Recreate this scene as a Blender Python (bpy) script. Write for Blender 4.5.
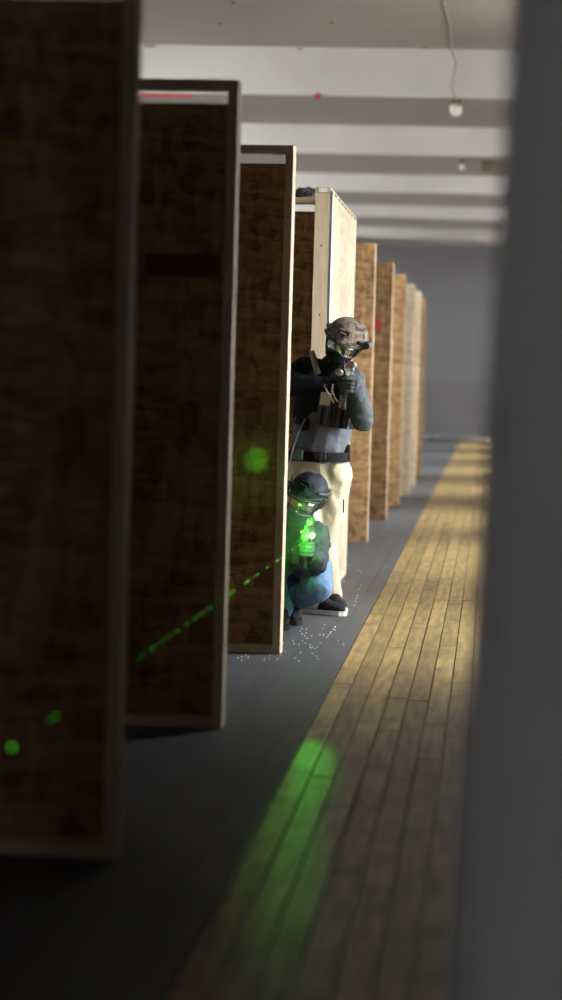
import bpy, bmesh, math, random
from mathutils import Vector as V, Matrix, noise
random.seed(7)
for o in list(bpy.data.objects): bpy.data.objects.remove(o, do_unlink=True)
SC = bpy.context.scene
COL = SC.collection
R = math.radians

# ------------------------------------------------------------------ camera
CAM_H, YAW, PITCH, ROLL, FPX = 1.343, .0873, .0527, .0277, 2361.0
cam_d = bpy.data.cameras.new('camera')
cam_d.sensor_width = 36.0; cam_d.lens = 85.0; cam_d.sensor_fit = 'AUTO'
cam_d.clip_start = .05; cam_d.clip_end = 300
cam_d.dof.use_dof = True; cam_d.dof.focus_distance = 12.7; cam_d.dof.aperture_fstop = 1.65
cam = bpy.data.objects.new('camera', cam_d); COL.objects.link(cam)
cF = V((-math.sin(YAW)*math.cos(PITCH), math.cos(YAW)*math.cos(PITCH), -math.sin(PITCH)))
cR0 = V((math.cos(YAW), math.sin(YAW), 0)); cU0 = cR0.cross(cF)
cR = cR0*math.cos(ROLL) + cU0*math.sin(ROLL); cU = -cR0*math.sin(ROLL) + cU0*math.cos(ROLL)
mw = Matrix((cR, cU, -cF)).transposed().to_4x4(); mw.translation = V((0, 0, CAM_H))
cam.matrix_world = mw
SC.camera = cam
def ray(x, y): return cF + cR*((x-281)/FPX) - cU*((y-500)/FPX)
def W(x, y, Y):                                  # photo pixel at a known distance along the hall
    d = ray(x, y); return V((0, 0, CAM_H)) + d*(Y/d.y)
def G(x, y, z=0):                                # photo pixel on the floor
    d = ray(x, y); return V((0, 0, CAM_H)) + d*((z-CAM_H)/d.z)

# ------------------------------------------------------------------ world: overcast daylight outside the windows
wd = bpy.data.worlds.new('world'); SC.world = wd; wd.use_nodes = True
bg = wd.node_tree.nodes['Background']
bg.inputs[1].default_value = 34.0
_n = wd.node_tree.nodes; _l = wd.node_tree.links                 # overcast sky over a darker ground
_tc = _n.new('ShaderNodeTexCoord'); _sx = _n.new('ShaderNodeSeparateXYZ'); _rp = _n.new('ShaderNodeValToRGB')
_l.new(_tc.outputs['Generated'], _sx.inputs[0]); _mp = _n.new('ShaderNodeMapRange'); _mp.inputs[1].default_value = -1
_l.new(_sx.outputs[2], _mp.inputs[0]); _l.new(_mp.outputs[0], _rp.inputs[0]); _l.new(_rp.outputs[0], bg.inputs[0])
_rp.color_ramp.elements[0].position = .47; _rp.color_ramp.elements[0].color = (.26, .25, .23, 1)
_rp.color_ramp.elements[1].position = .52; _rp.color_ramp.elements[1].color = (.95, .97, 1.0, 1)
SC.view_settings.view_transform = 'Standard'; SC.view_settings.look = 'None'
SC.view_settings.gamma = 1; SC.view_settings.use_curve_mapping = False
SC.view_settings.exposure = 0.0
try:
    SC.cycles.use_denoising = True
    SC.cycles.max_bounces = 10; SC.cycles.diffuse_bounces = 6; SC.cycles.transparent_max_bounces = 12
    SC.cycles.sample_clamp_indirect = 6
except Exception: pass

# ------------------------------------------------------------------ materials
MATS = {}
def mat(name, col, rough=.6, var=.12, scale=8., bump=.0, metal=0., stretch=(1, 1, 1), spec=.5, coat=0., col2=None, bscale=None, ramp=(.3, .7)):
    if name in MATS: return MATS[name]
    m = bpy.data.materials.new(name); m.use_nodes = True; nt = m.node_tree; b = nt.nodes['Principled BSDF']
    tc = nt.nodes.new('ShaderNodeTexCoord'); mp = nt.nodes.new('ShaderNodeMapping'); mp.inputs['Scale'].default_value = stretch
    nt.links.new(tc.outputs['Object'], mp.inputs[0])
    n = nt.nodes.new('ShaderNodeTexNoise'); n.inputs['Scale'].default_value = scale; n.inputs['Detail'].default_value = 5
    nt.links.new(mp.outputs[0], n.inputs['Vector'])
    r = nt.nodes.new('ShaderNodeValToRGB'); r.color_ramp.elements[0].position, r.color_ramp.elements[1].position = ramp
    c2 = col2 or tuple(min(1, c*(1+var)) for c in col); c1 = tuple(c*(1-var) for c in col) if not col2 else col
    r.color_ramp.elements[0].color = (*c1, 1); r.color_ramp.elements[1].color = (*c2, 1)
    nt.links.new(n.outputs['Fac'], r.inputs[0]); nt.links.new(r.outputs[0], b.inputs['Base Color'])
    b.inputs['Roughness'].default_value = rough; b.inputs['Metallic'].default_value = metal
    b.inputs['Specular IOR Level'].default_value = spec; b.inputs['Coat Weight'].default_value = coat
    if bump:
        n2 = nt.nodes.new('ShaderNodeTexNoise'); n2.inputs['Scale'].default_value = bscale or scale*4; n2.inputs['Detail'].default_value = 4
        nt.links.new(mp.outputs[0], n2.inputs['Vector'])
        bp = nt.nodes.new('ShaderNodeBump'); bp.inputs['Strength'].default_value = bump; bp.inputs['Distance'].default_value = .01
        nt.links.new(n2.outputs['Fac'], bp.inputs['Height']); nt.links.new(bp.outputs[0], b.inputs['Normal'])
    MATS[name] = m; return m
def emit(name, col, s):
    m = bpy.data.materials.new(name); m.use_nodes = True; nt = m.node_tree; nt.nodes.clear()
    e = nt.nodes.new('ShaderNodeEmission'); e.inputs[0].default_value = (*col, 1); e.inputs[1].default_value = s
    o = nt.nodes.new('ShaderNodeOutputMaterial'); nt.links.new(e.outputs[0], o.inputs[0]); MATS[name] = m; return m
def osb(name, dark, light, rough=.75):
    m = bpy.data.materials.new(name); m.use_nodes = True; nt = m.node_tree; b = nt.nodes['Principled BSDF']; L = nt.links.new
    tc = nt.nodes.new('ShaderNodeTexCoord')
    fac = []
    for rot, sc in ((.25, (9, 9, 34)), (1.9, (11, 11, 30)), (-.6, (30, 30, 10))):
        wn = nt.nodes.new('ShaderNodeTexNoise'); wn.inputs['Scale'].default_value = 7
        L(tc.outputs['Object'], wn.inputs['Vector'])
        ad = nt.nodes.new('ShaderNodeMixRGB'); ad.blend_type = 'ADD'; ad.inputs[0].default_value = .05
        L(tc.outputs['Object'], ad.inputs[1]); L(wn.outputs['Color'], ad.inputs[2])
        mp = nt.nodes.new('ShaderNodeMapping'); mp.inputs['Rotation'].default_value = (0, rot, 0); mp.inputs['Scale'].default_value = sc
        L(ad.outputs[0], mp.inputs[0])
        v = nt.nodes.new('ShaderNodeTexVoronoi'); v.inputs['Scale'].default_value = 1.0; L(mp.outputs[0], v.inputs['Vector'])
        s = nt.nodes.new('ShaderNodeSeparateColor'); L(v.outputs['Color'], s.inputs[0]); fac.append(s.outputs[0])
    a = nt.nodes.new('ShaderNodeMix'); a.inputs[0].default_value = .5; L(fac[0], a.inputs[2]); L(fac[1], a.inputs[3])
    c = nt.nodes.new('ShaderNodeMix'); c.inputs[0].default_value = .36; L(a.outputs[0], c.inputs[2]); L(fac[2], c.inputs[3])
    n = nt.nodes.new('ShaderNodeTexNoise'); n.inputs['Scale'].default_value = 2.2; L(tc.outputs['Object'], n.inputs['Vector'])
    d = nt.nodes.new('ShaderNodeMix'); d.inputs[0].default_value = .3; L(c.outputs[0], d.inputs[2]); L(n.outputs['Fac'], d.inputs[3])
    r = nt.nodes.new('ShaderNodeValToRGB'); r.color_ramp.elements[0].position = .25; r.color_ramp.elements[1].position = .78
    r.color_ramp.elements[0].color = (*dark, 1); r.color_ramp.elements[1].color = (*light, 1)
    L(d.outputs[0], r.inputs[0]); L(r.outputs[0], b.inputs['Base Color']); b.inputs['Roughness'].default_value = rough
    bp = nt.nodes.new('ShaderNodeBump'); bp.inputs['Strength'].default_value = .35; bp.inputs['Distance'].default_value = .004
    L(c.outputs[0], bp.inputs['Height']); L(bp.outputs[0], b.inputs['Normal']); MATS[name] = m; return m
def glassy(name, col, gloss=.35):
    m = bpy.data.materials.new(name); m.use_nodes = True; nt = m.node_tree; nt.nodes.clear()
    t = nt.nodes.new('ShaderNodeBsdfTransparent'); t.inputs[0].default_value = (*col, 1)
    g = nt.nodes.new('ShaderNodeBsdfGlossy'); g.inputs['Roughness'].default_value = .12
    x = nt.nodes.new('ShaderNodeMixShader'); x.inputs[0].default_value = gloss
    o = nt.nodes.new('ShaderNodeOutputMaterial')
    nt.links.new(t.outputs[0], x.inputs[1]); nt.links.new(g.outputs[0], x.inputs[2]); nt.links.new(x.outputs[0], o.inputs[0])
    MATS[name] = m; return m

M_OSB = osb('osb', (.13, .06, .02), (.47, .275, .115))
M_OSB_PALE_LIT = osb('osb_pale_lit', (.48, .36, .23), (.78, .66, .48))  # lit copy of the board: strong window light put into its colour
M_LUMBER = mat('lumber', (.56, .43, .29), .7, .16, 5, .2, stretch=(9, 9, .8))
M_LUMBER_H = mat('lumber_lengthwise', (.56, .43, .29), .7, .16, 5, .2, stretch=(.8, 9, 9))
M_WHITE = mat('white_paint', (.80, .79, .78), .55, .05, 1.5, .1)
M_CEIL_SHADED = mat('ceiling_shaded_paint', (.25, .225, .205), .75, .06, .8, .15)  # white ceiling paint darkened: shade of the soffits put into the colour
M_ENDWALL = mat('end_wall_hazed_paint', (.46, .45, .49), .7, .05, .6, .05)  # distance haze put into the blue-grey wall colour
M_WAINSCOT = mat('wainscot_paint', (.40, .385, .40), .6, .06, 1, .05)
M_BRICK = mat('wall_paint', (.50, .49, .47), .8, .08, 1.2, .2)
M_FASCIA_LIT = mat('fascia_lit_paint', (.62, .61, .61), .6, .05, 1.5, .1)  # same white paint kept lighter: light on the beam faces put in
M_ABSORB_CEIL = mat('bounce_absorber_ceiling', (.09, .065, .045), .8, .2, 3, .2)  # dark tone given to the unseen near ceiling to cut bounce light
M_ABSORB_WALL = mat('bounce_absorber_wall', (.10, .065, .05), .9, .2, 3, .3)  # invented dark tone so unseen near walls bounce little light
M_GREYFLOOR = mat('grey_floor_paint', (.068, .067, .072), .55, .22, 3.0, .15, stretch=(4, .7, 1))
M_SUB = mat('subfloor', (.03, .022, .015), .9)
M_BLACK = mat('black_cloth', (.012, .012, .014), .85, .3, 30, .3, spec=.15)
M_NAVY = mat('navy_sleeve', (.016, .019, .028), .8, .25, 20, .3, spec=.15)
M_SHIRT = mat('grey_shirt', (.115, .125, .145), .85, .12, 14, .25, spec=.15)
M_SLEEVE = mat('charcoal_sleeve', (.075, .08, .09), .85, .15, 14, .25, spec=.15)
M_POUCH = mat('charcoal_nylon', (.085, .085, .09), .8, .12, 40, .3, spec=.15)
M_KHAKI = mat('khaki_cotton', (.56, .48, .34), .9, .08, 10, .25)
M_TAN = mat('tan_webbing', (.30, .26, .19), .8, .1, 30, .2)
M_CREAM = mat('cream_plastic', (.70, .66, .52), .5, .05, 10)
M_GUN = mat('black_metal', (.035, .035, .038), .38, .2, 20, .05, metal=.4)
M_STEEL = mat('grey_metal', (.38, .38, .38), .3, .1, 20, metal=.9)
M_POLY = mat('black_polymer', (.025, .025, .027), .5, .2, 30, .1)
M_GLOVE = mat('grey_glove', (.055, .057, .062), .75, .35, 45, .4, spec=.15)
M_SKIN = mat('skin', (.48, .28, .20), .55, .1, 20)
M_EYE = mat('eye', (.6, .6, .58), .2, .05)
M_IRIS = mat('iris', (.05, .03, .02), .2, .05)
M_HELMET = mat('camo_cover', (.03, .019, .014), .85, .1, 30, .4, col2=(.19, .137, .103), ramp=(.40, .55))
M_HELMETD = mat('navy_cap_cover', (.006, .007, .011), .55, .1, 24, .4, col2=(.030, .035, .05), ramp=(.42, .6), spec=.15)
M_JEANS = mat('blue_denim', (.12, .19, .33), .85, .25, 25, .3, spec=.15)
M_DARKJKT = mat('dark_jacket', (.032, .042, .046), .7, .3, 18, .4, spec=.15)
M_RUBBER = mat('white_rubber', (.68, .66, .62), .6, .06, 10)
M_SHOE = mat('black_canvas', (.02, .02, .022), .85, .2, 40, .2, spec=.15)
M_RED = mat('red_print', (.45, .05, .05), .7, .2, 30)
M_PINK = mat('faded_red_print', (.72, .38, .33), .7, .15, 40)
M_DKRED = mat('old_red_print', (.12, .04, .025), .8, .3, 30)
M_BLUE = mat('blue_edge_paint', (.05, .12, .20), .7, .2, 30)
M_COLUMN = mat('column_paint', (.82, .84, .95), .35, .06, 2, .05)
M_BROWN = mat('brown_metal', (.16, .11, .07), .6, .15, 8)
M_PELLET = mat('white_pellet', (.9, .9, .88), .35, .02)
M_RAG = mat('dark_rag', (.05, .05, .055), .9, .5, 20, .4)
M_LENS = glassy('clear_lens', (.78, .80, .76), .30)
M_PANE = glassy('window_pane', (.96, .98, .98), .06)
M_BULB = mat('milk_glass', (.85, .84, .80), .25, .03)
M_AMBER = emit('amber_led', (1, .55, .05), 3)
M_LASER = emit('green_laser_lens', (.30, 1, .20), 60)
M_SPECK = emit('green_laser_scatter', (.10, 1, .04), .9)

def plank_mat():
    m = bpy.data.materials.new('varnished_planks'); m.use_nodes = True; nt = m.node_tree; b = nt.nodes['Principled BSDF']; L = nt.links.new
    tc = nt.nodes.new('ShaderNodeTexCoord'); oi = nt.nodes.new('ShaderNodeObjectInfo')
    cb = nt.nodes.new('ShaderNodeCombineXYZ'); L(oi.outputs['Random'], cb.inputs[0]); L(oi.outputs['Random'], cb.inputs[1])
    sc = nt.nodes.new('ShaderNodeVectorMath'); sc.operation = 'SCALE'; sc.inputs['Scale'].default_value = 37; L(cb.outputs[0], sc.inputs[0])
    ad = nt.nodes.new('ShaderNodeVectorMath'); L(tc.outputs['Object'], ad.inputs[0]); L(sc.outputs[0], ad.inputs[1])
    mp = nt.nodes.new('ShaderNodeMapping'); mp.inputs['Scale'].default_value = (22, 1.6, 22); L(ad.outputs[0], mp.inputs[0])
    n = nt.nodes.new('ShaderNodeTexNoise'); n.inputs['Scale'].default_value = 1.6; n.inputs['Detail'].default_value = 6; L(mp.outputs[0], n.inputs['Vector'])
    r = nt.nodes.new('ShaderNodeValToRGB'); e = r.color_ramp.elements
    e[0].position = .28; e[0].color = (.14, .085, .040, 1); e[1].position = .66; e[1].color = (.44, .305, .105, 1)
    L(n.outputs['Fac'], r.inputs[0])
    n3 = nt.nodes.new('ShaderNodeTexNoise'); n3.inputs['Scale'].default_value = 5; n3.inputs['Detail'].default_value = 3; L(ad.outputs[0], n3.inputs['Vector'])
    r3 = nt.nodes.new('ShaderNodeValToRGB'); r3.color_ramp.elements[0].position = .30; r3.color_ramp.elements[1].position = .45
    r3.color_ramp.elements[0].color = (.42, .38, .34, 1); r3.color_ramp.elements[1].color = (1, 1, 1, 1); L(n3.outputs['Fac'], r3.inputs[0])
    mx = nt.nodes.new('ShaderNodeMixRGB'); mx.blend_type = 'MULTIPLY'; mx.inputs[0].default_value = .8; L(r.outputs[0], mx.inputs[1]); L(r3.outputs[0], mx.inputs[2])
    h = nt.nodes.new('ShaderNodeHueSaturation'); mr = nt.nodes.new('ShaderNodeMapRange'); mr.inputs[3].default_value = .75; mr.inputs[4].default_value = 1.2
    L(oi.outputs['Random'], mr.inputs[0]); L(mr.outputs[0], h.inputs['Value']); L(mx.outputs[0], h.inputs['Color']); L(h.outputs[0], b.inputs['Base Color'])
    b.inputs['Roughness'].default_value = .42; b.inputs['Specular IOR Level'].default_value = .5
    bp = nt.nodes.new('ShaderNodeBump'); bp.inputs['Strength'].default_value = .5; bp.inputs['Distance'].default_value = .004
    n4 = nt.nodes.new('ShaderNodeTexNoise'); n4.inputs['Scale'].default_value = 9; n4.inputs['Detail'].default_value = 4; L(ad.outputs[0], n4.inputs['Vector'])
    L(n4.outputs['Fac'], bp.inputs['Height']); L(bp.outputs[0], b.inputs['Normal']); return m
M_PLANK = plank_mat()

# ------------------------------------------------------------------ mesh helpers
def box(bm, c, s, M=None):
    x, y, z = (k/2 for k in s); c = V(c)
    vs = [bm.verts.new((M @ (c+V(p))) if M else c+V(p)) for p in
          ((-x,-y,-z),(x,-y,-z),(x,y,-z),(-x,y,-z),(-x,-y,z),(x,-y,z),(x,y,z),(-x,y,z))]
    for f in ((0,3,2,1),(4,5,6,7),(0,1,5,4),(1,2,6,5),(2,3,7,6),(3,0,4,7)): bm.faces.new([vs[i] for i in f])
def rbox(bm, c, s, bev=.004, M=None):
    t = bmesh.new(); box(t, c, s); bmesh.ops.bevel(t, geom=list(t.edges), offset=bev, segments=2, affect='EDGES', profile=.5)
    mp = {v: bm.verts.new(M @ v.co if M else v.co) for v in t.verts}
    for f in t.faces: bm.faces.new([mp[v] for v in f.verts])
    t.free()
def loft(bm, rings, n=18, M=None):               # rings: (centre, a-vector, b-vector); closed caps
    rr = []
    for c, a, b in rings:
        rr.append([bm.verts.new((M @ p) if M else p) for p in
                   (V(c)+V(a)*math.cos(2*math.pi*k/n)+V(b)*math.sin(2*math.pi*k/n) for k in range(n))])
    for r0, r1 in zip(rr, rr[1:]):
        for k in range(n): bm.faces.new((r0[k], r0[(k+1) % n], r1[(k+1) % n], r1[k]))
    bm.faces.new(list(reversed(rr[0]))); bm.faces.new(rr[-1])
def frame(d):
    d = V(d).normalized(); u = V((0, 0, 1)) if abs(d.z) < .9 else V((0, 1, 0))
    a = d.cross(u).normalized(); return d, a, a.cross(d).normalized()
def limb(bm, p0, r0, p1, r1, n=14, M=None):      # tapered capsule
    p0, p1 = V(p0), V(p1); d, a, b = frame(p1-p0); rg = []
    for t in (-80, -55, -25): rg.append((p0+d*r0*math.sin(R(t)), a*r0*math.cos(R(t)), b*r0*math.cos(R(t))))
    for t in (0, .33, .66, 1):
        r = r0+(r1-r0)*t; rg.append((p0.lerp(p1, t), a*r, b*r))
    for t in (25, 55, 80): rg.append((p1+d*r1*math.sin(R(t)), a*r1*math.cos(R(t)), b*r1*math.cos(R(t))))
    loft(bm, rg, n, M)
def chain(bm, pts, n=12, M=None):
    for (p, r), (q, s) in zip(pts, pts[1:]): limb(bm, p, r, q, s, n, M)
def ell(bm, c, ax, n=20, M=None):                # ax: three half-axis vectors
    c = V(c); a, b, d = (V(x) for x in ax); rg = []
    for k in range(11):
        t = math.pi*(k/10-.5); t = max(-1.53, min(1.53, t))
        rg.append((c+d*math.sin(t), a*math.cos(t), b*math.cos(t)))
    loft(bm, rg, n, M)
def cyl(bm, p0, p1, r0, r1=None, n=16, M=None):
    p0, p1 = V(p0), V(p1); r1 = r0 if r1 is None else r1; d, a, b = frame(p1-p0)
    loft(bm, [(p0, a*r0, b*r0), (p1, a*r1, b*r1)], n, M)
def tube(bm, pts, r, n=8, M=None):
    pts = [V(p) for p in pts]; rg = []
    for i, p in enumerate(pts):
        d, a, b = frame(pts[min(i+1, len(pts)-1)]-pts[max(i-1, 0)]); rg.append((p, a*r, b*r))
    loft(bm, rg, n, M)
def ribbon(bm, pts, w, th):                      # flat webbing facing the camera side
    pts = [V(p) for p in pts]; rows = []
    for i, p in enumerate(pts):
        d = (pts[min(i+1, len(pts)-1)]-pts[max(i-1, 0)]).normalized(); n = V((0, -1, 0)); a = d.cross(n).normalized()*w/2; n = a.cross(d).normalized()*th/2
        rows.append([bm.verts.new(q) for q in (p-a-n, p+a-n, p+a+n, p-a+n)])
    for r, q in zip(rows, rows[1:]):
        for k in range(4): bm.faces.new((r[k], r[(k+1) % 4], q[(k+1) % 4], q[k]))
    bm.faces.new(rows[0]); bm.faces.new(list(reversed(rows[-1])))
def obj(name, bm, m, parent=None, smooth=False):
    me = bpy.data.meshes.new(name); bmesh.ops.recalc_face_normals(bm, faces=list(bm.faces)); bm.to_mesh(me); bm.free()
    me.materials.append(m)
    if smooth: me.polygons.foreach_set('use_smooth', [True]*len(me.polygons))
    o = bpy.data.objects.new(name, me); COL.objects.link(o)
    if parent: o.parent = parent
    return o
def auto(o, ang=40):
    o.data.set_sharp_from_angle(angle=R(ang)); return o
def blob(name, build, m, parent=None, vox=.008, smooth=6, fold=0., fscale=(14, 14, 5), cut=None):
    bm = bmesh.new(); build(bm); bmesh.ops.recalc_face_normals(bm, faces=list(bm.faces))
    me = bpy.data.meshes.new(name+'_raw'); bm.to_mesh(me); bm.free()
    t = bpy.data.objects.new(name+'_raw', me); COL.objects.link(t)
    md = t.modifiers.new('r', 'REMESH'); md.mode = 'VOXEL'; md.voxel_size = vox
    if smooth: s = t.modifiers.new('s', 'SMOOTH'); s.iterations = smooth; s.factor = .5
    dg = bpy.context.evaluated_depsgraph_get()
    out = bpy.data.meshes.new_from_object(t.evaluated_get(dg)); bpy.data.objects.remove(t, do_unlink=True); bpy.data.meshes.remove(me)
    if fold:
        ns = [v.normal.copy() for v in out.vertices]
        for v, n in zip(out.vertices, ns):
            q = V((v.co.x*fscale[0], v.co.y*fscale[1], v.co.z*fscale[2]))
            k = noise.noise(q+V((0, 0, v.co.x*9)))+.5*noise.noise(q*2.3)
            v.co += n*fold*k
    if cut:
        b2 = bmesh.new(); b2.from_mesh(out)
        bmesh.ops.delete(b2, geom=[f for f in b2.faces if cut(f.calc_center_median())], context='FACES'); b2.to_mesh(out); b2.free()
    out.name = name; out.materials.clear(); out.materials.append(m)
    out.polygons.foreach_set('use_smooth', [True]*len(out.polygons))
    o = bpy.data.objects.new(name, out); COL.objects.link(o)
    if parent: o.parent = parent
    return o
def empty(name, loc=(0, 0, 0)):
    o = bpy.data.objects.new(name, None); COL.objects.link(o); o.location = loc; o.empty_display_size = .1; return o
def tag(o, label, cat, group=None):
    o['label'] = label; o['category'] = cat
    if group: o['group'] = group
    return o
def struct(o, label=None):
    o['kind'] = 'structure'
    if label: o['label'] = label
    return o
def keep(root):                                   # children were modelled in world space: hold them there
    inv = Matrix.Translation(-root.location)
    for c in root.children: c.matrix_parent_inverse = inv
    return root

# ------------------------------------------------------------------ setting
XL, XR, Y0, Y1, ZC = -4.4, 1.9, -3.0, 55.2, 5.0
STRIP = -.652
bm = bmesh.new(); box(bm, ((XL+XR)/2, (Y0+Y1)/2, -.13), (XR-XL+.4, Y1-Y0+.4, .2))
floor = struct(obj('floor', bm, M_SUB), 'old plank floor, grey painted on one side and bare yellow varnish on the other')
PW, GAP, BL = .0866, .0058, 3.05
bm = bmesh.new(); x = STRIP
while x > XL:
    y = Y0 - random.random()*3
    while y < Y1:
        l = random.uniform(2.4, 4.2); a, b = max(y, Y0), min(y+l, Y1)
        if b > a: box(bm, (x-PW/2, (a+b)/2, -.0155), (PW-.0016, b-a-.002, .028+random.uniform(0, .0012)))
        y += l
    x -= PW
o = obj('painted_planks', bm, M_GREYFLOOR, floor); o['kind'] = 'stuff'
bm = bmesh.new(); rbox(bm, (0, 0, -.015), (PW-GAP, BL-.006, .03), .0025); plank_me = None
rest = bmesh.new(); k = 0
ncol = int((XR-STRIP)/PW)
for c in range(ncol+1):
    xc = STRIP+PW*(c+.5); y = Y0-random.random()*2.6
    while y < Y1-.1:
        if c < 12 and y+BL > 2.0 and y < 20.5:
            if plank_me is None:
                o = obj('plank', bm, M_PLANK, floor); plank_me = o.data
            else:
                o = bpy.data.objects.new('plank', plank_me); COL.objects.link(o); o.parent = floor
            o.location = (xc, y+BL/2, random.uniform(-.0015, .0012)); o.rotation_euler = (0, random.uniform(-.012, .012), 0)
        else:
            a, b = max(y, Y0), min(y+BL, Y1)
            if b > a: box(rest, (xc, (a+b)/2, -.015+random.uniform(-.001, .001)), (PW-GAP, b-a-.006, .03))
        y += BL
o = obj('far_planks', rest, M_PLANK, floor); o['kind'] = 'stuff'

LWIN = [(21.6, 24.0), (28.0, 30.4), (34.4, 36.8), (40.4, 42.6), (46.2, 48.6)]; LS, LH = 2.7, 4.2  # unseen windows added to brighten the left side of the ceiling
bm = bmesh.new(); le = [Y0]+[k for w in LWIN for k in w]+[Y1]
for a, b in zip(le[::2], le[1::2]): box(bm, (XL-.1, (a+b)/2, ZC/2-.1), (.2, b-a, ZC+.2))
for a, b in LWIN:
    box(bm, (XL-.1, (a+b)/2, LS/2-.1), (.2, b-a, LS+.2)); box(bm, (XL-.1, (a+b)/2, (LH+ZC)/2), (.2, b-a, ZC-LH))
struct(obj('wall_left', bm, M_BRICK), 'painted wall behind the row of panels')
for i, (a, b) in enumerate(LWIN):
    w = struct(empty('window_%d' % (i+20), (XL-.1, (a+b)/2, LS)), 'high unseen window added behind the panels to brighten the ceiling'); c = (a+b)/2; zc = (LS+LH)/2
    bm = bmesh.new()
    for y in (a+.03, c, b-.03): box(bm, (XL-.1, y, zc), (.08, .06, LH-LS))
    for z in (LS+.03, LH-.03): box(bm, (XL-.1, c, z), (.08, b-a, .06))
    obj('window_frame', bm, M_WHITE, w)
    for q in (-1, 1):
        bm = bmesh.new(); box(bm, (XL-.12, c+q*(b-a)/4, zc), (.006, (b-a)/2-.05, LH-LS-.1)); obj('pane', bm, M_PANE, w)
    keep(w)
    ld = bpy.data.lights.new('window_portal', 'AREA'); ld.shape = 'RECTANGLE'; ld.size = LH-LS; ld.size_y = b-a; ld.cycles.is_portal = True
    lo = bpy.data.objects.new('window_portal', ld); COL.objects.link(lo); lo.location = (XL-.19, c, zc); lo.rotation_euler = (0, R(-90), 0)
bm = bmesh.new(); box(bm, ((XL+XR)/2, Y0-.1, ZC/2), (XR-XL+.4, .2, ZC)); struct(obj('wall_front', bm, M_ABSORB_WALL), 'painted wall closing the near end of the hall')
bm = bmesh.new(); box(bm, ((XL+XR)/2, Y1+.1, ZC/2), (XR-XL+.4, .2, ZC)); ew = struct(obj('wall_back', bm, M_ENDWALL), 'blue-grey wall closing the far end of the hall')
bm = bmesh.new(); box(bm, ((XL+XR)/2, Y1-.02, .62), (XR-XL, .04, 1.24)); obj('wainscot', bm, M_WAINSCOT, ew)
bm = bmesh.new(); box(bm, ((XL+XR)/2, Y1-.035, 1.27), (XR-XL, .07, .06)); obj('dado_rail', bm, M_WAINSCOT, ew)
bm = bmesh.new(); box(bm, ((XL+XR)/2, (Y0+Y1)/2, ZC+.1), (XR-XL+.4, Y1-Y0+.4, .2)); ceil = struct(obj('ceiling', bm, M_CEIL_SHADED), 'white painted ceiling with wide flat boxed beams across the hall')
bm = bmesh.new(); box(bm, ((XL+XR)/2, (Y0+17.5)/2, ZC-.012), (XR-XL, 17.5-Y0, .024)); obj('absorber_boards', bm, M_ABSORB_CEIL, ceil)  # dark sheet added under the unseen near ceiling to soak up light
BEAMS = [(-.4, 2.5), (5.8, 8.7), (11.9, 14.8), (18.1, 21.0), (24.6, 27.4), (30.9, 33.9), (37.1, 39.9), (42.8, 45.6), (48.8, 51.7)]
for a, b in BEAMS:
    bm = bmesh.new(); box(bm, ((XL+XR)/2, (a+b)/2, 4.625), (XR-XL, b-a, .75)); bb = obj('beam', bm, M_ABSORB_CEIL if a < 17 else M_CEIL_SHADED, ceil)
    bm = bmesh.new(); box(bm, ((XL+XR)/2, a-.006, 4.31), (XR-XL, .014, .12)); bb2 = obj('edge_board', bm, M_ABSORB_CEIL if a < 17 else M_FASCIA_LIT, ceil)
    bm = bmesh.new(); box(bm, ((XL+XR)/2, a-.004, 4.68), (XR-XL, .008, .62)); obj('fascia', bm, M_ABSORB_CEIL if a < 17 else M_FASCIA_LIT, ceil)

for x, y, w in ((332, 23, .035), (220, 24, .02), (233, 3, .03), (150, 46, .10), (425, 48, .06), (400, 47, .04), (300, 49, .05)):
    q = G(x, y, 4.246); bm = bmesh.new(); rbox(bm, q, (w, w*.8, .008), .002); obj('paint_flake', bm, M_BROWN, ceil)
# right wall with daylight windows
WIN = [(-2.3, -1.3), (11.35, 13.5), (16.7, 18.9), (22.0, 23.7), (28.5, 30.2), (34.7, 36.5), (41.1, 42.9), (48.2, 50.2)]  # first window, behind the camera, is added to light the column
SILL, HEAD = .75, 3.7
bm = bmesh.new(); T = .3; xw = XR+T/2
edges = [Y0]+[k for w in WIN for k in w]+[Y1]
for a, b in zip(edges[::2], edges[1::2]): box(bm, (xw, (a+b)/2, ZC/2), (T, b-a, ZC))
for a, b in WIN:
    box(bm, (xw, (a+b)/2, SILL/2), (T, b-a, SILL)); box(bm, (xw, (a+b)/2, (HEAD+ZC)/2), (T, b-a, ZC-HEAD))
wr = struct(obj('wall_right', bm, M_WHITE), 'white wall with tall daylight windows')
for a, b in WIN[1:]:  # unseen piers added to block slanting window light and sharpen floor pools
    for y in (a-.22, b+.22):
        bm = bmesh.new(); box(bm, (XR-(.36 if y < 11.3 else .30 if y < 20 else .45), y, ZC/2-.005), (.72 if y < 11.3 else .60 if y < 20 else .90, .40, ZC-.01)); obj('light_block_pier', bm, M_ABSORB_WALL if y < 11.3 else M_WHITE, wr)
wr.data.materials.append(M_ABSORB_WALL)
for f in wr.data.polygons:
    if f.center.y < 11.3: f.material_index = 1  # near stretch darkened to keep bounce off the first panels
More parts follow.
